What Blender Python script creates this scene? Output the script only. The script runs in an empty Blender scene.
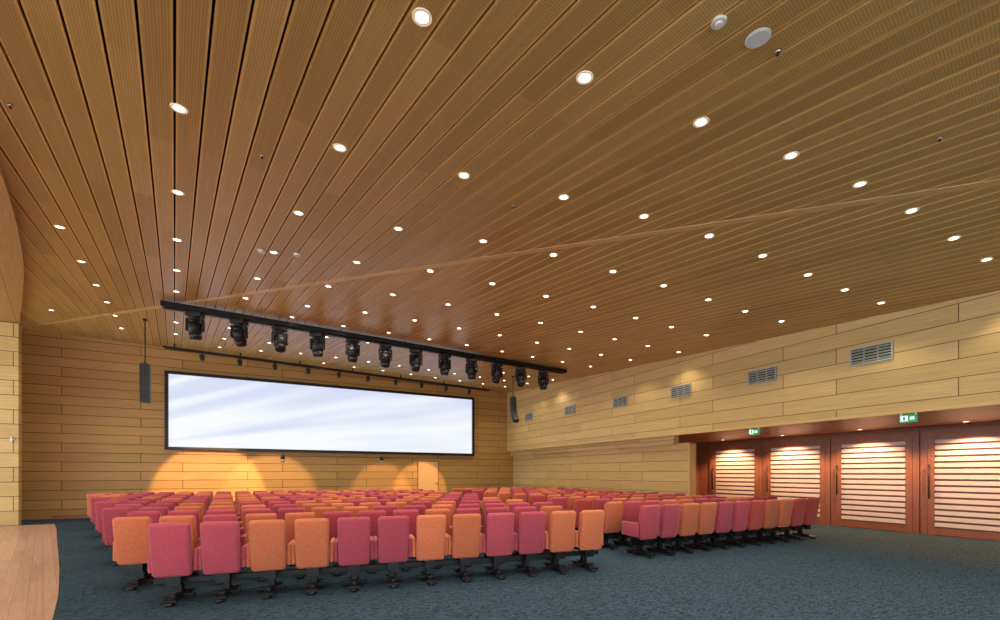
import bpy, bmesh, math, random
from mathutils import Vector, Matrix, Euler
random.seed(7)
S = bpy.context.scene
try:
    S.view_settings.view_transform = 'Standard'
    S.view_settings.look = 'None'
except Exception as e:
    print(e)

# ------------------------------------------------------------------ helpers
F = 423.0; YH = 473.0; CH = 1.45
FW = (0.4571, 0.8894); RT = (0.8894, -0.4571)

def link(o):
    S.collection.objects.link(o); return o

def new_mat(name):
    m = bpy.data.materials.new(name); m.use_nodes = True
    nt = m.node_tree
    b = nt.nodes['Principled BSDF']
    return m, nt, b

def simple(name, col, rough=0.5, metal=0.0, emit=None, estr=0.0, noise=0.0, nscale=20):
    m, nt, b = new_mat(name)
    b.inputs['Base Color'].default_value = (*col, 1)
    b.inputs['Roughness'].default_value = rough
    b.inputs['Metallic'].default_value = metal
    if emit:
        b.inputs['Emission Color'].default_value = (*emit, 1)
        b.inputs['Emission Strength'].default_value = estr
    if noise > 0:
        tc = nt.nodes.new('ShaderNodeTexCoord')
        n = nt.nodes.new('ShaderNodeTexNoise'); n.inputs['Scale'].default_value = nscale
        nt.links.new(tc.outputs['Object'], n.inputs['Vector'])
        r = nt.nodes.new('ShaderNodeMapRange')
        r.inputs[3].default_value = 1 - noise; r.inputs[4].default_value = 1 + noise
        nt.links.new(n.outputs['Fac'], r.inputs[0])
        mx = nt.nodes.new('ShaderNodeVectorMath'); mx.operation = 'SCALE'
        mx.inputs[0].default_value = col
        nt.links.new(r.outputs[0], mx.inputs['Scale'])
        nt.links.new(mx.outputs[0], b.inputs['Base Color'])
    return m

def math_node(nt, op, a, b=None):
    n = nt.nodes.new('ShaderNodeMath'); n.operation = op
    for i, v in enumerate((a, b)):
        if v is None: continue
        if isinstance(v, (int, float)): n.inputs[i].default_value = v
        else: nt.links.new(v, n.inputs[i])
    return n.outputs[0]

def plank_mat(name, c1, c2, gap, axis='x', bw=2.6, rh=0.31, mortar=0.010, rough=0.45, rot=None, grain=0.18, off=0.37, vshift=0.0, spec=0.4):
    m, nt, b = new_mat(name)
    tc = nt.nodes.new('ShaderNodeTexCoord')
    if axis == 'f':
        mp = nt.nodes.new('ShaderNodeMapping'); mp.inputs['Rotation'].default_value = (0, 0, rot or 0)
        nt.links.new(tc.outputs['Object'], mp.inputs['Vector'])
        src = mp.outputs[0]
    else:
        src = tc.outputs['Object']
    sp = nt.nodes.new('ShaderNodeSeparateXYZ'); nt.links.new(src, sp.inputs[0])
    cb = nt.nodes.new('ShaderNodeCombineXYZ')
    if axis == 'x': a, h = sp.outputs[0], sp.outputs[2]
    elif axis == 'y': a, h = sp.outputs[1], sp.outputs[2]
    else: a, h = sp.outputs[0], sp.outputs[1]
    h = math_node(nt, 'ADD', h, vshift)
    nt.links.new(a, cb.inputs[0]); nt.links.new(h, cb.inputs[1])
    br = nt.nodes.new('ShaderNodeTexBrick')
    br.inputs['Scale'].default_value = 1
    br.inputs['Brick Width'].default_value = bw
    br.inputs['Row Height'].default_value = rh
    br.inputs['Mortar Size'].default_value = mortar
    br.inputs['Mortar Smooth'].default_value = 0.1
    br.offset = off
    br.inputs['Color1'].default_value = (*c1, 1); br.inputs['Color2'].default_value = (*c2, 1)
    br.inputs['Mortar'].default_value = (*gap, 1)
    nt.links.new(cb.outputs[0], br.inputs['Vector'])
    sc = nt.nodes.new('ShaderNodeMapping'); sc.inputs['Scale'].default_value = (0.9, 28, 1)
    nt.links.new(cb.outputs[0], sc.inputs['Vector'])
    n = nt.nodes.new('ShaderNodeTexNoise'); n.inputs['Scale'].default_value = 1.6; n.inputs['Detail'].default_value = 5
    nt.links.new(sc.outputs[0], n.inputs['Vector'])
    r = nt.nodes.new('ShaderNodeMapRange'); r.inputs[1].default_value = .25; r.inputs[2].default_value = .75
    r.inputs[3].default_value = 1 - grain; r.inputs[4].default_value = 1 + grain
    nt.links.new(n.outputs['Fac'], r.inputs[0])
    v = nt.nodes.new('ShaderNodeVectorMath'); v.operation = 'SCALE'
    nt.links.new(br.outputs['Color'], v.inputs[0]); nt.links.new(r.outputs[0], v.inputs['Scale'])
    nt.links.new(v.outputs[0], b.inputs['Base Color'])
    b.inputs['Roughness'].default_value = rough
    b.inputs['Specular IOR Level'].default_value = spec
    bp = nt.nodes.new('ShaderNodeBump'); bp.inputs['Strength'].default_value = 0.5; bp.inputs['Distance'].default_value = 0.01
    inv = math_node(nt, 'SUBTRACT', 1.0, br.outputs['Fac'])
    nt.links.new(inv, bp.inputs['Height']); nt.links.new(bp.outputs[0], b.inputs['Normal'])
    return m

def bm_box(bm, c, s, rot=(0, 0, 0), mat=0, bevel=0, seg=2, fn=None, smooth=False):
    t = bmesh.new()
    bmesh.ops.create_cube(t, size=1)
    for v in t.verts: v.co = Vector((v.co.x * s[0], v.co.y * s[1], v.co.z * s[2]))
    if bevel > 0:
        bmesh.ops.bevel(t, geom=list(t.edges), offset=bevel, segments=seg, affect='EDGES', profile=0.5)
    if fn:
        for v in t.verts: v.co = Vector(fn(v.co))
    merge(bm, t, Matrix.Translation(c) @ Euler(rot).to_matrix().to_4x4(), mat, smooth)

def bm_cyl(bm, c, r, h, rot=(0, 0, 0), mat=0, seg=20, r2=None, smooth=True):
    t = bmesh.new()
    bmesh.ops.create_cone(t, cap_ends=True, segments=seg, radius1=r, radius2=r if r2 is None else r2, depth=h)
    merge(bm, t, Matrix.Translation(c) @ Euler(rot).to_matrix().to_4x4(), mat, smooth)

def merge(bm, t, M, mat, smooth):
    vm = {}
    for v in t.verts: vm[v] = bm.verts.new(M @ v.co)
    for f in t.faces:
        nf = bm.faces.new([vm[v] for v in f.verts]); nf.material_index = mat
        nf.smooth = smooth and len(f.verts) <= 4
    t.free()

def mesh_from(bm, name, mats):
    me = bpy.data.meshes.new(name); bm.normal_update(); bm.to_mesh(me); bm.free()
    for m in mats: me.materials.append(m)
    return me

def obj(name, me, loc=(0, 0, 0), rz=0, parent=None):
    o = bpy.data.objects.new(name, me); o.location = loc; o.rotation_euler = (0, 0, rz)
    link(o)
    if parent: o.parent = parent
    return o

def box_obj(name, lo, hi, mat):
    bm = bmesh.new()
    c = [(a + b) / 2 for a, b in zip(lo, hi)]; s = [b - a for a, b in zip(lo, hi)]
    bm_box(bm, c, s)
    return obj(name, mesh_from(bm, name, [mat]))

def prism(bm, pts, ztop, zbot, mat=0):
    n = len(pts)
    a = [bm.verts.new((x, y, ztop(x, y))) for x, y in pts]
    b = [bm.verts.new((x, y, zbot(x, y))) for x, y in pts]
    fs = [bm.faces.new(a), bm.faces.new(b[::-1])]
    for i in range(n):
        fs.append(bm.faces.new([a[i], b[i], b[(i + 1) % n], a[(i + 1) % n]]))
    for f in fs: f.material_index = mat

def clip(poly, nx, ny, c):
    out = []
    for i in range(len(poly)):
        p, q = poly[i], poly[(i + 1) % len(poly)]
        dp = nx * p[0] + ny * p[1] - c; dq = nx * q[0] + ny * q[1] - c
        if dp <= 0: out.append(p)
        if (dp < 0 < dq) or (dq < 0 < dp):
            t = dp / (dp - dq)
            out.append((p[0] + t * (q[0] - p[0]), p[1] + t * (q[1] - p[1])))
    return out

def spline(pts, n=8):
    out = []
    for i in range(len(pts) - 1):
        p0 = pts[max(0, i - 1)]; p1 = pts[i]; p2 = pts[i + 1]; p3 = pts[min(len(pts) - 1, i + 2)]
        for k in range(n):
            t = k / n
            out.append(tuple(.5 * (2 * p1[a] + (p2[a] - p0[a]) * t + (2 * p0[a] - 5 * p1[a] + 4 * p2[a] - p3[a]) * t * t + (3 * p1[a] - p0[a] - 3 * p2[a] + p3[a]) * t ** 3) for a in (0, 1)))
    out.append(pts[-1]); return out

def znear(u, v): return 3.849 + .0417 * u + .1277 * v
def zfar(u, v): return 4.384 - .0309 * u + .0696 * v
def zc(u, v): return min(znear(u, v), zfar(u, v))
def tilt_to_ceiling(o):
    u, v = o.location.x, o.location.y
    g = (.0417, .1277) if znear(u, v) < zfar(u, v) else (-.0309, .0696)
    n = Vector((-g[0], -g[1], 1)).normalized()
    o.rotation_euler = n.to_track_quat('Z', 'Y').to_euler()

# ------------------------------------------------------------------ materials
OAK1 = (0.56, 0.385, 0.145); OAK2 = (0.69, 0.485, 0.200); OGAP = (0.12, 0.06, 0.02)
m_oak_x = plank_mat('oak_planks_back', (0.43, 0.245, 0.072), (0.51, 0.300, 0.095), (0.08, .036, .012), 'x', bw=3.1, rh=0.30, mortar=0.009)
m_oak_y = plank_mat('oak_planks_side', OAK1, OAK2, OGAP, 'y', bw=2.7, rh=0.30, mortar=0.006)
m_oak_left = plank_mat('oak_planks_left', OAK1, OAK2, OGAP, 'x', bw=3.3, rh=0.40, mortar=0.009)
m_red_y = plank_mat('red_wood', (0.28, 0.095, 0.050), (0.34, 0.12, 0.062), (0.08, 0.03, 0.02), 'y', bw=3, rh=0.6, mortar=0.004)
m_red = simple('red_wood_frame', (0.33, 0.12, 0.065), 0.4, noise=.25, nscale=9)
m_slat = simple('door_louvre_wood', (0.70, 0.59, 0.57), 0.45, noise=.10, nscale=6)
m_woodfloor = plank_mat('wood_strip_floor', (0.50, 0.31, 0.21), (0.62, 0.40, 0.29), (0.28, 0.14, 0.08), 'f', bw=1.8, rh=0.12, mortar=0.002, rough=0.3, rot=math.radians(-110))
m_panel = plank_mat('oak_ceiling_margin', (0.46, 0.26, 0.09), (0.53, 0.31, 0.115), OGAP, 'f', bw=30, rh=0.5, mortar=0.004, rot=math.radians(-110))
m_trim = simple('oak_trim', (0.70, 0.45, 0.17), 0.4, noise=.1)
m_black = simple('black_metal', (0.010, 0.010, 0.012), 0.4, 0.3)
m_darkplast = simple('black_plastic', (0.010, 0.010, 0.012), 0.5)
m_void = simple('dark_void', (0.012, 0.007, 0.004), 0.9)
m_white = simple('white_plastic', (0.75, 0.75, 0.73), 0.4)
m_rim = simple('lamp_rim', (0.9, 0.82, 0.70), 0.35, emit=(1, .78, .45), estr=.25)
m_grey = simple('grille_grey', (0.42, 0.46, 0.42), 0.5, 0.2)
m_steel = simple('steel', (0.5, 0.45, 0.4), 0.3, 0.9)
m_lamp = simple('lamp_glow', (1, 1, 1), 0.5, emit=(1, .90, .70), estr=10)
for mm_ in (m_lamp, m_rim):
    try: mm_.cycles.emission_sampling = 'NONE'
    except Exception: pass
m_exit = simple('exit_green', (0.0, 0.25, 0.08), 0.4, emit=(0.02, .5, .18), estr=0.5)
m_exitw = simple('exit_white', (0.8, 0.9, 0.85), 0.4, emit=(.85, 1, .9), estr=0.9)

SD = (-0.18, 0.9837); ND = (0.9837, 0.18); PITCH = 0.183; GAP = 0.0085
def ceiling_mat():
    m, nt, b = new_mat('perforated_wood_boards')
    tc = nt.nodes.new('ShaderNodeTexCoord')
    def dot(vec):
        d = nt.nodes.new('ShaderNodeVectorMath'); d.operation = 'DOT_PRODUCT'
        nt.links.new(tc.outputs['Object'], d.inputs[0]); d.inputs[1].default_value = vec
        return d.outputs['Value']
    s = dot((SD[0], SD[1], 0)); n = dot((ND[0], ND[1], 0))
    cb = nt.nodes.new('ShaderNodeCombineXYZ'); nt.links.new(s, cb.inputs[0]); nt.links.new(n, cb.inputs[1])
    br = nt.nodes.new('ShaderNodeTexBrick')
    br.inputs['Scale'].default_value = 1; br.inputs['Brick Width'].default_value = 2.4
    br.inputs['Row Height'].default_value = PITCH; br.inputs['Mortar Size'].default_value = 0.0
    br.offset = 0.43
    br.inputs['Color1'].default_value = (0.47, 0.290, 0.085, 1); br.inputs['Color2'].default_value = (0.59, 0.380, 0.122, 1)
    nt.links.new(cb.outputs[0], br.inputs['Vector'])
    k = 2 * math.pi / 0.0165
    s1 = math_node(nt, 'SINE', math_node(nt, 'MULTIPLY', s, k))
    n1 = math_node(nt, 'SINE', math_node(nt, 'MULTIPLY', n, k))
    pr = math_node(nt, 'ADD', s1, n1)
    dots = math_node(nt, 'GREATER_THAN', pr, 0.75)
    fr = math_node(nt, 'FRACT', math_node(nt, 'DIVIDE', n, PITCH))
    dist = math_node(nt, 'ABSOLUTE', math_node(nt, 'SUBTRACT', fr, 0.5))
    ctr = math_node(nt, 'LESS_THAN', dist, 0.36)
    dm = math_node(nt, 'MULTIPLY', dots, ctr)
    dm = math_node(nt, 'SUBTRACT', 1.0, math_node(nt, 'MULTIPLY', dm, 0.5))
    edge = math_node(nt, 'ADD', 1.0, math_node(nt, 'MULTIPLY', math_node(nt, 'GREATER_THAN', dist, 0.395), 0.30))
    mp = nt.nodes.new('ShaderNodeMapping'); mp.inputs['Scale'].default_value = (1.2, 45, 1)
    nt.links.new(cb.outputs[0], mp.inputs['Vector'])
    no = nt.nodes.new('ShaderNodeTexNoise'); no.inputs['Scale'].default_value = 1.0; no.inputs['Detail'].default_value = 4
    nt.links.new(mp.outputs[0], no.inputs['Vector'])
    r = nt.nodes.new('ShaderNodeMapRange'); r.inputs[3].default_value = .8; r.inputs[4].default_value = 1.2
    nt.links.new(no.outputs['Fac'], r.inputs[0])
    tot = math_node(nt, 'MULTIPLY', math_node(nt, 'MULTIPLY', r.outputs[0], dm), edge)
    v = nt.nodes.new('ShaderNodeVectorMath'); v.operation = 'SCALE'
    nt.links.new(br.outputs['Color'], v.inputs[0]); nt.links.new(tot, v.inputs['Scale'])
    nt.links.new(v.outputs[0], b.inputs['Base Color'])
    b.inputs['Roughness'].default_value = 0.38
    b.inputs['Specular IOR Level'].default_value = 0.45
    return m
m_ceil = ceiling_mat()

def carpet_mat():
    m, nt, b = new_mat('blue_carpet')
    tc = nt.nodes.new('ShaderNodeTexCoord')
    mp = nt.nodes.new('ShaderNodeMapping'); mp.inputs['Rotation'].default_value = (0, 0, math.radians(25)); mp.inputs['Scale'].default_value = (1, 3.2, 1)
    nt.links.new(tc.outputs['Object'], mp.inputs['Vector'])
    n = nt.nodes.new('ShaderNodeTexNoise'); n.inputs['Scale'].default_value = 14; n.inputs['Detail'].default_value = 3; n.inputs['Distortion'].default_value = 1.6
    nt.links.new(mp.outputs[0], n.inputs['Vector'])
    n2 = nt.nodes.new('ShaderNodeTexNoise'); n2.inputs['Scale'].default_value = 130; n2.inputs['Detail'].default_value = 2
    nt.links.new(tc.outputs['Object'], n2.inputs['Vector'])
    a = math_node(nt, 'ADD', math_node(nt, 'MULTIPLY', n.outputs['Fac'], .65), math_node(nt, 'MULTIPLY', n2.outputs['Fac'], .35))
    cr = nt.nodes.new('ShaderNodeValToRGB')
    cr.color_ramp.elements[0].position = .42; cr.color_ramp.elements[0].color = (0.010, 0.021, 0.034, 1)
    cr.color_ramp.elements[1].position = .58; cr.color_ramp.elements[1].color = (0.056, 0.106, 0.150, 1)
    nt.links.new(a, cr.inputs[0]); nt.links.new(cr.outputs[0], b.inputs['Base Color'])
    b.inputs['Roughness'].default_value = 0.95; b.inputs['Specular IOR Level'].default_value = 0.1
    bp = nt.nodes.new('ShaderNodeBump'); bp.inputs['Strength'].default_value = .6; bp.inputs['Distance'].default_value = .01
    nt.links.new(a, bp.inputs['Height']); nt.links.new(bp.outputs[0], b.inputs['Normal'])
    return m
m_carpet = carpet_mat()

def fabric(name, col):
    m, nt, b = new_mat(name)
    tc = nt.nodes.new('ShaderNodeTexCoord')
    n = nt.nodes.new('ShaderNodeTexNoise'); n.inputs['Scale'].default_value = 120; n.inputs['Detail'].default_value = 3
    nt.links.new(tc.outputs['Object'], n.inputs['Vector'])
    oi = nt.nodes.new('ShaderNodeObjectInfo')
    r = nt.nodes.new('ShaderNodeMapRange'); r.inputs[1].default_value = .25; r.inputs[2].default_value = .75; r.inputs[3].default_value = .65; r.inputs[4].default_value = 1.35
    nt.links.new(n.outputs['Fac'], r.inputs[0])
    rr = nt.nodes.new('ShaderNodeMapRange'); rr.inputs[3].default_value = .88; rr.inputs[4].default_value = 1.12
    nt.links.new(oi.outputs['Random'], rr.inputs[0])
    v = nt.nodes.new('ShaderNodeVectorMath'); v.operation = 'SCALE'; v.inputs[0].default_value = col
    nt.links.new(math_node(nt, 'MULTIPLY', r.outputs[0], rr.outputs[0]), v.inputs['Scale'])
    nt.links.new(v.outputs[0], b.inputs['Base Color'])
    b.inputs['Roughness'].default_value = .9; b.inputs['Specular IOR Level'].default_value = .2
    b.inputs['Sheen Weight'].default_value = .2
    bp = nt.nodes.new('ShaderNodeBump'); bp.inputs['Strength'].default_value = .3; bp.inputs['Distance'].default_value = .004
    nt.links.new(n.outputs['Fac'], bp.inputs['Height']); nt.links.new(bp.outputs[0], b.inputs['Normal'])
    return m
m_pink = fabric('fabric_raspberry', (0.42, 0.066, 0.098))
m_orange = fabric('fabric_orange', (0.56, 0.155, 0.072))
m_redf = fabric('fabric_red', (0.44, 0.065, 0.058))

# ------------------------------------------------------------------ floor
floor = box_obj('floor', (-12, -4, -0.12), (14, 18.5, 0), m_carpet)
bm = bmesh.new()
edge = [(-1.2, -4), (-1.15, 0), (-1.3, 3.2), (-1.98, 5.6), (-2.37, 6.87), (-2.97, 8.64), (-3.5, 10.15), (-4.05, 11.7), (-4.6, 13.25), (-5.14, 14.8), (-5.75, 16.45)]
poly = edge + [(-11.9, 16.45), (-11.9, -4)]
prism(bm, poly, lambda x, y: .003, lambda x, y: 0.001)
obj('floor_wood_strip', mesh_from(bm, 'floor_wood_strip', [m_woodfloor]))

# ------------------------------------------------------------------ walls
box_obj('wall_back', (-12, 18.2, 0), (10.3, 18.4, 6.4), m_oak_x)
box_obj('wall_left', (-11.9, 16.5, 0), (-6.5, 16.66, znear(-9, 16.5)), m_oak_left)
box_obj('wall_right_upper', (9.74, -4, 2.55), (9.94, 18.2, 5.9), m_oak_y)
box_obj('wall_right_step', (9.90, 8.45, 2.27), (10.1, 18.2, 2.55), m_oak_y)
box_obj('wall_right_lower', (10.08, 8.1, 0), (10.3, 18.2, 2.27), m_oak_y)
box_obj('wall_recess_end', (10.3, 10.5, 0), (13.8, 10.7, 2.55), m_red_y)
box_obj('wall_right_doors', (13.6, -4, 0), (13.8, 10.5, 2.55), m_red_y)
box_obj('ceiling_recess', (9.94, -4, 2.55), (13.8, 10.7, 2.65), m_red_y)
box_obj('light_blocker_wall', (4.5, -4.2, 0), (13.8, -4.0, 4.4), m_oak_x)  # unseen wall added behind the camera to block daylight on the right side
box_obj('trim_soffit', (9.72, -4, 2.50), (9.80, 18.2, 2.552), m_trim)
box_obj('trim_corner', (10.06, 8.05, 0), (10.32, 8.10, 2.29), m_trim)
box_obj('trim_step', (10.06, 8.05, 2.27), (10.32, 8.45, 2.30), m_trim)
box_obj('baseboard_back', (-6.4, 18.17, 0), (10.05, 18.2, 0.12), m_red)

# ------------------------------------------------------------------ ceiling
A, B, C = .0726, .0581, .535
full = [(-12, -4), (9.8, -4), (9.8, 18.3), (-12, 18.3)]
bm = bmesh.new()
near = clip(full, A, B, C); far = clip(full, -A, -B, -C)
T = 0.03
k0 = int(math.floor((-12 * .9837 - 4 * .18) / PITCH)) - 1; k1 = int((9.8 * .9837 + 18.3 * .18) / PITCH) + 1
for k in range(k0, k1):
    lo = k * PITCH + GAP; hi = (k + 1) * PITCH - GAP
    for pg, zf in ((near, znear), (far, zfar)):
        p = clip(clip(pg, ND[0], ND[1], hi), -ND[0], -ND[1], -lo)
        if len(p) < 3: continue
        q = [p[0]]
        for a in p[1:]:
            if (a[0] - q[-1][0]) ** 2 + (a[1] - q[-1][1]) ** 2 > 1e-8: q.append(a)
        if (q[0][0] - q[-1][0]) ** 2 + (q[0][1] - q[-1][1]) ** 2 < 1e-8: q.pop()
        if len(q) < 3: continue
        prism(bm, q, lambda x, y, z=zf: z(x, y) + T, lambda x, y, z=zf: z(x, y))
for pg, zf in ((near, znear), (far, zfar)):
    prism(bm, pg, lambda x, y, z=zf: z(x, y) + T + .14, lambda x, y, z=zf: z(x, y) + T + .06, 1)
obj('ceiling', mesh_from(bm, 'ceiling', [m_ceil, m_void]))
def strip(name, p, q, w, mat, dz=0.006):
    bm = bmesh.new()
    d = Vector((q[0] - p[0], q[1] - p[1])); d.normalize(); nn = Vector((-d.y, d.x)) * w / 2
    pts = [(p[0] - nn.x, p[1] - nn.y), (q[0] - nn.x, q[1] - nn.y), (q[0] + nn.x, q[1] + nn.y), (p[0] + nn.x, p[1] + nn.y)]
    prism(bm, pts, lambda x, y: zc(x, y) + .02, lambda x, y: zc(x, y) - dz)
    return obj(name, mesh_from(bm, name, [mat]))
strip('trim_ceiling_fold', (7.37 - .8 * -3, -3), (7.37 - .8 * 17.3, 17.3), .11, m_trim)
bm = bmesh.new()
prism(bm, [(-11.9, -4), (-1.9, -4), (-1.9, 2)] + spline([(-1.9, 2), (-2.05, 4), (-2.5, 6.02), (-3.65, 9.4), (-4.9, 12.6), (-6.1, 15.57), (-6.45, 16.5)])[1:] + [(-11.9, 16.5)],
      lambda x, y: znear(x, y) - .002, lambda x, y: znear(x, y) - .07)
obj('ceiling_margin', mesh_from(bm, 'ceiling_margin', [m_panel]))

bm = bmesh.new()
for y in [-4 + 2.0 * i for i in range(11)]:
    bm_box(bm, (-11.9, y, 1.55), (.12, .08, 3.1))
for z in (0.1, 2.2, 3.05):
    bm_box(bm, (-11.9, 6.2, z), (.10, 20.5, .08))
obj('window_1', mesh_from(bm, 'window_1', [m_black]))

# ------------------------------------------------------------------ downlights
def downlight_mesh():
    bm = bmesh.new()
    seg = 24
    ro, ri = .060, .040
    vs = []
    for i in range(seg):
        a = 2 * math.pi * i / seg; c, s = math.cos(a), math.sin(a)
        vs.append([bm.verts.new((ro * c, ro * s, 0.0)), bm.verts.new((ro * c, ro * s, -.004)), bm.verts.new((ri * c, ri * s, -.003)), bm.verts.new((ri * c, ri * s, .0))])
    for i in range(seg):
        a, b = vs[i], vs[(i + 1) % seg]
        for j in range(3):
            f = bm.faces.new([a[j], b[j], b[j + 1], a[j + 1]]); f.material_index = 0
    f = bm.faces.new([v[3] for v in vs]); f.material_index = 1
    return mesh_from(bm, 'downlight', [m_rim, m_lamp])
dl = downlight_mesh()
spotd = bpy.data.lights.new('downlight_spot', 'SPOT')
spotd.energy = 42; spotd.spot_size = math.radians(115); spotd.spot_blend = .7; spotd.color = (1, .88, .70); spotd.shadow_soft_size = .05
cnt = 0
ROW = {-1: (-1.21, 3.07, 1.65), 0: (.028, 2.58, 1.64), 1: (1.181, 2.306, 1.60), 2: (2.285, 1.993, 1.565), 3: (3.345, 1.705, 1.51), 4: (4.38, 1.414, 1.50),
       5: (5.42, 1.155, 1.50), 6: (6.43, .926, 1.49), 7: (7.5, .712, 1.49), 8: (8.5, .51, 1.49)}
for k in range(-8, 13):
    if k in ROW: n, s0, st = ROW[k]
    elif k < 0: n, s0, st = -1.21 + 1.2 * (k + 1), 3.07 - .4 * (k + 1), 1.65
    else: n, s0, st = 8.5 + 1.02 * (k - 8), .51 - .25 * (k - 8), 1.49
    for j in range(-4, 13):
        s = s0 + st * j
        u = n * ND[0] + s * SD[0]; v = n * ND[1] + s * SD[1]
        if v < -2.5 or v > 17.0 or u > 9.4: continue
        le = -2.5 if v < 6 else -2.5 - .373 * (v - 6)
        if u < le + .25: continue
        if abs(v - 11.6) < .3 and u > -2.7: v -= .4
        o = obj('downlight', dl, (u, v, zc(u, v) - 0.001)); tilt_to_ceiling(o)
        sp = bpy.data.objects.new('spot', spotd); sp.location = (0, 0, -.03); link(sp); sp.parent = o
        cnt += 1
print('downlights', cnt)

def ceil_pt(x, y, plane):
    r = (x - 500) / F; a = RT[0] * r + FW[0]; b = RT[1] * r + FW[1]; k = (YH - y) / F
    c0, cu, cv = (3.849, .0417, .1277) if plane == 'n' else (4.384, -.0309, .0696)
    Y = (c0 - CH) / (k - cu * a - cv * b)
    return a * Y, b * Y
def disc(name, x, y, r, h, mats, plane='n', grille=False):
    u, v = ceil_pt(x, y, plane)
    bm = bmesh.new(); bm_cyl(bm, (0, 0, -h / 2), r, h, mat=0, seg=32, r2=r)
    if grille: bm_cyl(bm, (0, 0, -h - .002), r * .86, .004, mat=1, seg=32)
    else: bm_cyl(bm, (0, 0, -h - .006), r * .5, .012, mat=1, seg=20)
    o = obj(name, mesh_from(bm, name, mats), (u, v, zc(u, v))); tilt_to_ceiling(o)
disc('ceiling_speaker', 758, 38, .072, .004, [m_white, simple('speaker_mesh', (.68, .70, .72), .6)], grille=True)
disc('smoke_detector', 719, 21, .042, .015, [m_white, m_white])
for (x, y) in [(10, 104), (262, 155), (514, 205), (940, 137), (778, 50)]:
    disc('sprinkler_head', x, y, .018, .02, [m_steel, m_black])
for (x, y) in [(261, 250), (297, 254)]:
    disc('smoke_detector', x, y, .05, .03, [m_white, m_white], 'n')

# ------------------------------------------------------------------ screen
def screen_mat():
    m, nt, b = new_mat('projected_image')
    tc = nt.nodes.new('ShaderNodeTexCoord')
    sp = nt.nodes.new('ShaderNodeSeparateXYZ'); nt.links.new(tc.outputs['Object'], sp.inputs[0])
    x, z = sp.outputs[0], sp.outputs[2]
    ang = math_node(nt, 'ARCTAN2', math_node(nt, 'ADD', z, 1.2), math_node(nt, 'ADD', x, 13.0))
    cb = nt.nodes.new('ShaderNodeCombineXYZ'); nt.links.new(math_node(nt, 'MULTIPLY', ang, 15.0), cb.inputs[0])
    nt.links.new(math_node(nt, 'MULTIPLY', x, .10), cb.inputs[1])
    n = nt.nodes.new('ShaderNodeTexNoise'); n.inputs['Scale'].default_value = 1.6; n.inputs['Detail'].default_value = 0.7
    nt.links.new(cb.outputs[0], n.inputs['Vector'])
    g = math_node(nt, 'MULTIPLY', math_node(nt, 'ADD', z, -1.2), -.13)
    t = math_node(nt, 'ADD', n.outputs['Fac'], g)
    cr = nt.nodes.new('ShaderNodeValToRGB')
    e = cr.color_ramp.elements
    e[0].position = .28; e[0].color = (0.68, 0.74, 0.93, 1)
    e[1].position = .64; e[1].color = (0.93, 0.97, 1.0, 1)
    nt.links.new(t, cr.inputs[0])
    b.inputs['Base Color'].default_value = (.02, .02, .02, 1); b.inputs['Roughness'].default_value = .6
    nt.links.new(cr.outputs[0], b.inputs['Emission Color']); b.inputs['Emission Strength'].default_value = 0.98
    return m
scr = bpy.data.objects.new('projection_screen', None); scr.location = (2.175, 18.1, 2.25); link(scr)
W, H = 11.5, 2.7
bm = bmesh.new(); bm_box(bm, (0, 0, H / 2), (W - .2, .02, H - .2)); obj('screen_surface', mesh_from(bm, 'screen_surface', [screen_mat()]), parent=scr)
bm = bmesh.new()
for zz in (.05, H - .05): bm_box(bm, (0, -.02, zz), (W, .14, .1), bevel=.008)
for xx in (-W / 2 + .05, W / 2 - .05): bm_box(bm, (xx, -.02, H / 2), (.1, .14, H - .2), bevel=.008)
bm_box(bm, (0, .05, H / 2), (W - .1, .06, H - .1))
obj('screen_frame', mesh_from(bm, 'screen_frame', [m_black]), parent=scr)
for u in (.0, 3.7):
    bm = bmesh.new(); bm_box(bm, (0, .06, .12), (.05, .14, .05), mat=1); bm_cyl(bm, (0, -.02, .04), .07, .16, mat=1, seg=20); bm_cyl(bm, (0, -.02, -.05), .06, .04, mat=0, r2=.069)
    obj('wall_camera', mesh_from(bm, 'wall_camera', [m_white, m_black]), (u, 18.06, 2.0))

# ------------------------------------------------------------------ lighting bars
def bar(name, v, u0, u1, drop, w, h):
    bm = bmesh.new()
    z0 = zc(u0, v) - drop; z1 = zc(u1, v) - drop
    L = u1 - u0; tilt = math.atan2(z1 - z0, L)
    bm_box(bm, (0, 0, 0), (math.hypot(L, z1 - z0), w, h), rot=(0, -tilt, 0), bevel=.008)
    bm_box(bm, (0, 0, -h / 2 - .012), (math.hypot(L, z1 - z0) - .1, w * .4, .03), rot=(0, -tilt, 0))
    for i in range(7):
        t = -L / 2 + .3 + i * (L - .6) / 6
        bm_box(bm, (t, 0, math.tan(tilt) * t + drop / 2), (.04, .04, drop))
    return obj(name, mesh_from(bm, name, [m_black]), ((u0 + u1) / 2, v, (z0 + z1) / 2))
bar('stage_lighting_bar', 11.6, -2.35, 8.4, .10, .26, .11)
bar('wallwash_lighting_bar', 17.2, -3.45, 8.3, .14, .08, .06)

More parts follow.
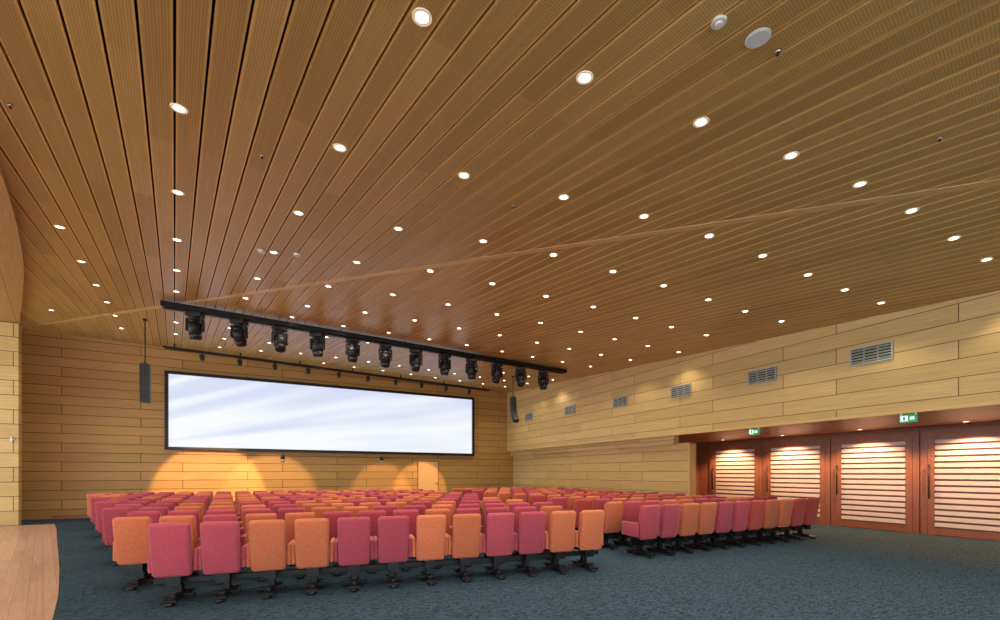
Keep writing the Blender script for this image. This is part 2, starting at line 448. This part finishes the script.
def moving_head(tilt, pan):
    bm = bmesh.new()
    bm_box(bm, (0, 0, -.05), (.30, .24, .10), mat=0, bevel=.02)
    bm_cyl(bm, (0, 0, -.12), .09, .05)
    bm_box(bm, (0, 0, -.15), (.32, .12, .04), bevel=.012)
    for sx in (-1, 1): bm_box(bm, (sx * .15, 0, -.27), (.035, .11, .26), bevel=.012)
    M = Euler((tilt, 0, 0)).to_matrix()
    def P(x, y, z): return tuple(M @ Vector((x, y, z)) + Vector((0, 0, -.33)))
    bm_cyl(bm, P(0, 0, .0), .125, .24, rot=(tilt, 0, 0), seg=24)
    bm_cyl(bm, P(0, 0, -.17), .105, .12, rot=(tilt, 0, 0), seg=24, r2=.125)
    bm_cyl(bm, P(0, 0, -.235), .095, .012, rot=(tilt, 0, 0), mat=1, seg=24)
    bm_cyl(bm, P(0, 0, .15), .11, .07, rot=(tilt, 0, 0), seg=24, r2=.07)
    for i in range(3): bm_cyl(bm, P(0, 0, -.06 + .06 * i), .131, .012, rot=(tilt, 0, 0), seg=24)
    return mesh_from(bm, 'stage_light', [m_darkplast, m_black])
heads = [moving_head(math.radians(t), 0) for t in (12, 28, -16, 5)]
for i in range(12):
    u = -1.75 + .845 * i
    o = obj('stage_light', heads[i % 4], (u, 11.6, zc(u, 11.6) - .19), rz=random.uniform(-.6, .6))
    o.scale = (1.05, 1.05, 1.05)
def par():
    bm = bmesh.new()
    bm_box(bm, (0, 0, -.03), (.05, .05, .06))
    for sx in (-1, 1): bm_box(bm, (sx * .07, 0, -.10), (.012, .03, .12))
    bm_box(bm, (0, 0, -.05), (.15, .03, .012))
    bm_cyl(bm, (0, .0, -.14), .06, .17, rot=(math.radians(35), 0, 0)); bm_box(bm, (0, -.06, -.10), (.09, .05, .09), rot=(math.radians(35), 0, 0))
    return mesh_from(bm, 'wall_washer_light', [m_darkplast])
pm = par()
for i in range(10):
    u = -2.4 + 1.08 * i
    obj('wall_washer_light', pm, (u, 17.2, zc(u, 17.2) - .195))

def line_array(name, u, v, ztop, curve):
    bm = bmesh.new()
    n = 7; h = .14; a = 0; y = 0; z = 0
    for i in range(n):
        a = curve * (i / (n - 1)) ** 1.6
        c = Vector((0, y, z)) + Euler((a, 0, 0)).to_matrix() @ Vector((0, 0, -h / 2))
        bm_box(bm, c, (.20, .16, h - .002), rot=(a, 0, 0), mat=0, bevel=.004)
        e = Euler((a, 0, 0)).to_matrix() @ Vector((0, 0, -h)); y += e.y; z += e.z
    bm_box(bm, (0, 0, .02), (.16, .14, .03)); bm_box(bm, (0, 0, .06), (.03, .03, .08))
    top = zc(u, v) - ztop
    bm_cyl(bm, (0, 0, top / 2 + .03), .014, top - .09, seg=8)
    bm_box(bm, (0, 0, top - .03), (.08, .08, .04))
    obj(name, mesh_from(bm, name, [m_darkplast]), (u, v, ztop))
line_array('line_array_speaker', -3.18, 14.0, 4.26, math.radians(8))
line_array('line_array_speaker', 7.75, 14.0, 4.30, math.radians(-38))

# ------------------------------------------------------------------ vents
def vent():
    bm = bmesh.new(); w, h = .62, .30
    for z in (-h / 2, h / 2): bm_box(bm, (0, 0, z), (.04, w, .025))
    for y in (-w / 2, w / 2): bm_box(bm, (0, y, 0), (.04, .025, h))
    for y in (-w / 6, w / 6): bm_box(bm, (0, y, 0), (.03, .015, h))
    bm_box(bm, (.012, 0, 0), (.006, w, h), mat=1)
    for i in range(5): bm_box(bm, (.0, 0, -h / 2 + (i + .8) * h / 5.6), (.03, w, .018), rot=(0, .5, 0))
    return mesh_from(bm, 'air_vent', [m_grey, m_void])
vm_ = vent()
for v, z in [(3.84, 3.66), (5.85, 3.665), (8.06, 3.70), (10.4, 3.75), (13.1, 3.85), (16.1, 3.95)]:
    obj('air_vent', vm_, (9.722, v, z))

# ------------------------------------------------------------------ doors in recess
def door(name, v0, v1):
    root = bpy.data.objects.new(name, None); root.location = (13.56, (v0 + v1) / 2, 0); link(root)
    w = v1 - v0
    bm = bmesh.new()
    for y in (-w / 2 + .06, w / 2 - .06): bm_box(bm, (0, y, 1.23), (.07, .12, 2.46), bevel=.003)
    for y in (-w / 2 + .185, w / 2 - .185): bm_box(bm, (-.01, y, 1.17), (.06, .12, 2.34), bevel=.003)
    bm_box(bm, (0, 0, 2.40), (.07, w - .24, .12)); bm_box(bm, (-.01, 0, 2.28), (.06, w - .49, .12)); bm_box(bm, (-.01, 0, .10), (.06, w - .49, .18))
    bm_box(bm, (.02, 0, 1.2), (.02, w - .2, 2.3))
    obj('frame', mesh_from(bm, name + '_frame', [m_red]), parent=root)
    bm = bmesh.new(); z = .25
    while z < 2.2:
        bm_box(bm, (-.022, 0, z), (.045, w - .50, .094), rot=(0, .12, 0), bevel=.004); z += .138
    obj('louvres', mesh_from(bm, name + '_louvres', [m_slat]), parent=root)
    bm = bmesh.new()
    y = w / 2 - .17
    bm_cyl(bm, (-.10, y, 1.25), .014, .80, seg=12)
    for z in (.95, 1.55): bm_cyl(bm, (-.07, y, z), .009, .06, rot=(0, math.pi / 2, 0), seg=8)
    obj('handle', mesh_from(bm, name + '_handle', [m_black]), parent=root)
E = [10.0, 8.12, 6.25, 4.4, 2.5, .65, -1.2]
for i in range(6): door('door_%d' % (i + 1), E[i + 1] + .01, E[i] - .01)
root = bpy.data.objects.new('door_7', None); root.location = (5.75, 18.17, 0); link(root)
bm = bmesh.new(); bm_box(bm, (0, 0, .98), (.9, .04, 1.95), bevel=.004); obj('leaf', mesh_from(bm, 'leaf', [simple('pale_door', (.60, .38, .16), .4, noise=.1)]), parent=root)
bm = bmesh.new()
for x in (-.47, .47): bm_box(bm, (x, 0, 1.0), (.02, .05, 2.0))
bm_box(bm, (0, 0, 1.98), (.96, .05, .02)); obj('frame', mesh_from(bm, 'frame', [m_red]), parent=root)
bm = bmesh.new(); bm_cyl(bm, (.36, -.05, 1.0), .015, .14, rot=(0, math.pi / 2, 0)); bm_cyl(bm, (.40, -.035, 1.0), .01, .05, rot=(math.pi / 2, 0, 0)); obj('handle', mesh_from(bm, 'h', [m_steel]), parent=root)

bm = bmesh.new(); bm_box(bm, (0, 0, 0), (.02, .04, .18), bevel=.006); bm_box(bm, (0, .02, 0), (.07, .02, .07), mat=0)
obj('wall_control_panel', mesh_from(bm, 'wall_control_panel', [m_steel]), (-6.62, 16.47, 2.38))
for v in (3.44, 6.26):
    bm = bmesh.new()
    bm_box(bm, (0, 0, 0), (.05, .24, .14), mat=0, bevel=.006)
    bm_box(bm, (-.027, .05, 0), (.004, .10, .095), mat=1); bm_box(bm, (-.027, -.06, .0), (.004, .06, .05), mat=1)
    bm_box(bm, (-.029, .05, .0), (.004, .03, .07), mat=0)
    bm_box(bm, (0, .1, .085), (.015, .015, .05), mat=1); bm_box(bm, (0, -.1, .085), (.015, .015, .05), mat=1)
    obj('exit_sign', mesh_from(bm, 'exit_sign', [m_exit, m_exitw]), (10.1, v, 2.44))
rs = bpy.data.lights.new('recess_spot', 'SPOT'); rs.energy = 210; rs.spot_size = math.radians(130); rs.spot_blend = .5; rs.color = (1, .56, .28); rs.shadow_soft_size = .04
for i in range(6):
    v = 9.1 - 1.87 * i
    o = obj('downlight', dl, (13.0, v, 2.548))
    sp = bpy.data.objects.new('spot', rs); sp.location = (0, 0, -.03); link(sp); sp.parent = o

# ------------------------------------------------------------------ stage spots onto back wall
def aim(name, loc, tgt, energy, size, blend, col):
    l = bpy.data.lights.new(name, 'SPOT'); l.energy = energy; l.spot_size = math.radians(size); l.spot_blend = blend; l.color = col; l.shadow_soft_size = .06
    o = bpy.data.objects.new(name, l); o.location = loc; link(o)
    o.rotation_euler = (Vector(tgt) - Vector(loc)).to_track_quat('-Z', 'Y').to_euler(); return o
for u, z, e, sz, bl in [(-2.3, .7, 4000, 28, .25), (-.4, .4, 2000, 27, .3), (3.7, .5, 1500, 21, .3), (5.4, .6, 2200, 20, .25)]:
    aim('stage_spot_beam', (u + .3, 11.85, 4.50), (u, 18.2, z), e, sz, bl, (1, .56, .24))

# ------------------------------------------------------------------ chairs
def chair_mesh(name, fab):
    bm = bmesh.new()
    def taper(co):
        t = (co.z + .31) / .62
        w = .93 + .07 * math.sin(min(1, t * 1.1) * math.pi * .75)
        return (co.x * w, co.y - .02 * math.sin(t * math.pi), co.z)
    lean = math.radians(9)
    bm_box(bm, (0, -.235, .605), (.39, .085, .61), rot=(lean, 0, 0), mat=0, bevel=.04, seg=4, fn=taper, smooth=True)
    bm_box(bm, (0, -.175, .64), (.35, .07, .48), rot=(lean, 0, 0), mat=0, bevel=.03, seg=3, smooth=True)
    bm_box(bm, (0, .03, .385), (.365, .46, .11), rot=(math.radians(3), 0, 0), mat=0, bevel=.035, seg=3, smooth=True)
    for sx in (-1, 1):
        bm_box(bm, (sx * .2125, .01, .475), (.048, .40, .25), mat=0, bevel=.018, seg=3, smooth=True)
    bm_box(bm, (0, .0, .315), (.32, .34, .035), mat=1)
    bm_box(bm, (0, -.16, .27), (.14, .05, .14), mat=1)
    bm_box(bm, (0, .0, .225), (.474, .07, .06), mat=1)
    bm_box(bm, (0, 0, .28), (.10, .16, .06), mat=1)
    bm_box(bm, (0, 0, .12), (.07, .09, .20), mat=1, bevel=.008)
    bm_box(bm, (0, -.02, .045), (.075, .58, .04), mat=1, bevel=.012)
    bm_box(bm, (0, -.02, .075), (.05, .34, .04), mat=1, bevel=.01)
    bm_box(bm, (0, 0, .05), (.30, .06, .035), mat=1, bevel=.008)
    for sy in (-.28, .24):
        bm_cyl(bm, (0, sy, .018), .045, .036, mat=1, seg=14)
        bm_box(bm, (0, sy, .05), (.15, .06, .028), mat=1, bevel=.008)
    return mesh_from(bm, name, [fab, m_black])
cm = {'P': chair_mesh('chair_raspberry', m_pink), 'O': chair_mesh('chair_orange', m_orange), 'R': chair_mesh('chair_red', m_redf)}
def put(u, v, rz, c):
    obj('auditorium_chair', cm[c], (u, v, 0), rz=rz)
ang = math.radians(-9.1)
e = Vector((math.cos(ang), math.sin(ang))); mm = Vector((-math.sin(ang), math.cos(ang)))
nchair = 0
for i in range(11):
    base = Vector((4.107, 5.185)) + mm * .9 * i - (e * .24 if i % 2 else e * 0)
    nj = 12 + (i if i >= 1 else 0)
    ph = random.randint(0, 3)
    for j in range(nj):
        p = base - e * .475 * j
        if p.x > 4.5: continue
        if i == 0: c = 'OOPPOOPPOOPP'[j]
        elif i == 1 and j >= nj - 2: c = 'O'
        elif i == 2 and j >= nj - 2: c = 'P'
        else: c = random.choice('PO') if random.random() < .3 else ('O' if (((j + ph) // 2) % 2 == 0) else 'P')
        put(p.x, p.y, ang, c); nchair += 1
ang2 = math.radians(-1.5)
for i in range(11):
    ph = random.randint(0, 3)
    for j in range(11):
        u = 5.61 + .478 * j; v = 5.52 - .025 * 0.48 * j + .9 * i
        if v > 7.0 and u > 9.7: continue
        if i == 0: c = 'PPOOPPROORR'[j]
        else: c = 'O' if ((j + ph) // 2) % 2 == 0 else random.choice('PPR')
        put(u, v, ang2, c); nchair += 1
print('chairs', nchair)

# ------------------------------------------------------------------ world + camera
w = bpy.data.worlds.new('daylight'); S.world = w; w.use_nodes = True
bg = w.node_tree.nodes['Background']; bg.inputs[0].default_value = (0.93, 0.98, 1.0, 1); bg.inputs[1].default_value = 4.3

cam = bpy.data.cameras.new('camera'); co = bpy.data.objects.new('camera', cam); link(co)
cam.sensor_width = 36; cam.lens = F / 1000 * 36; cam.shift_y = (YH - 310) / 1000; cam.clip_start = .05
co.location = (0, 0, CH); co.rotation_euler = (math.pi / 2, 0, -math.atan2(FW[0], FW[1]))
S.camera = co
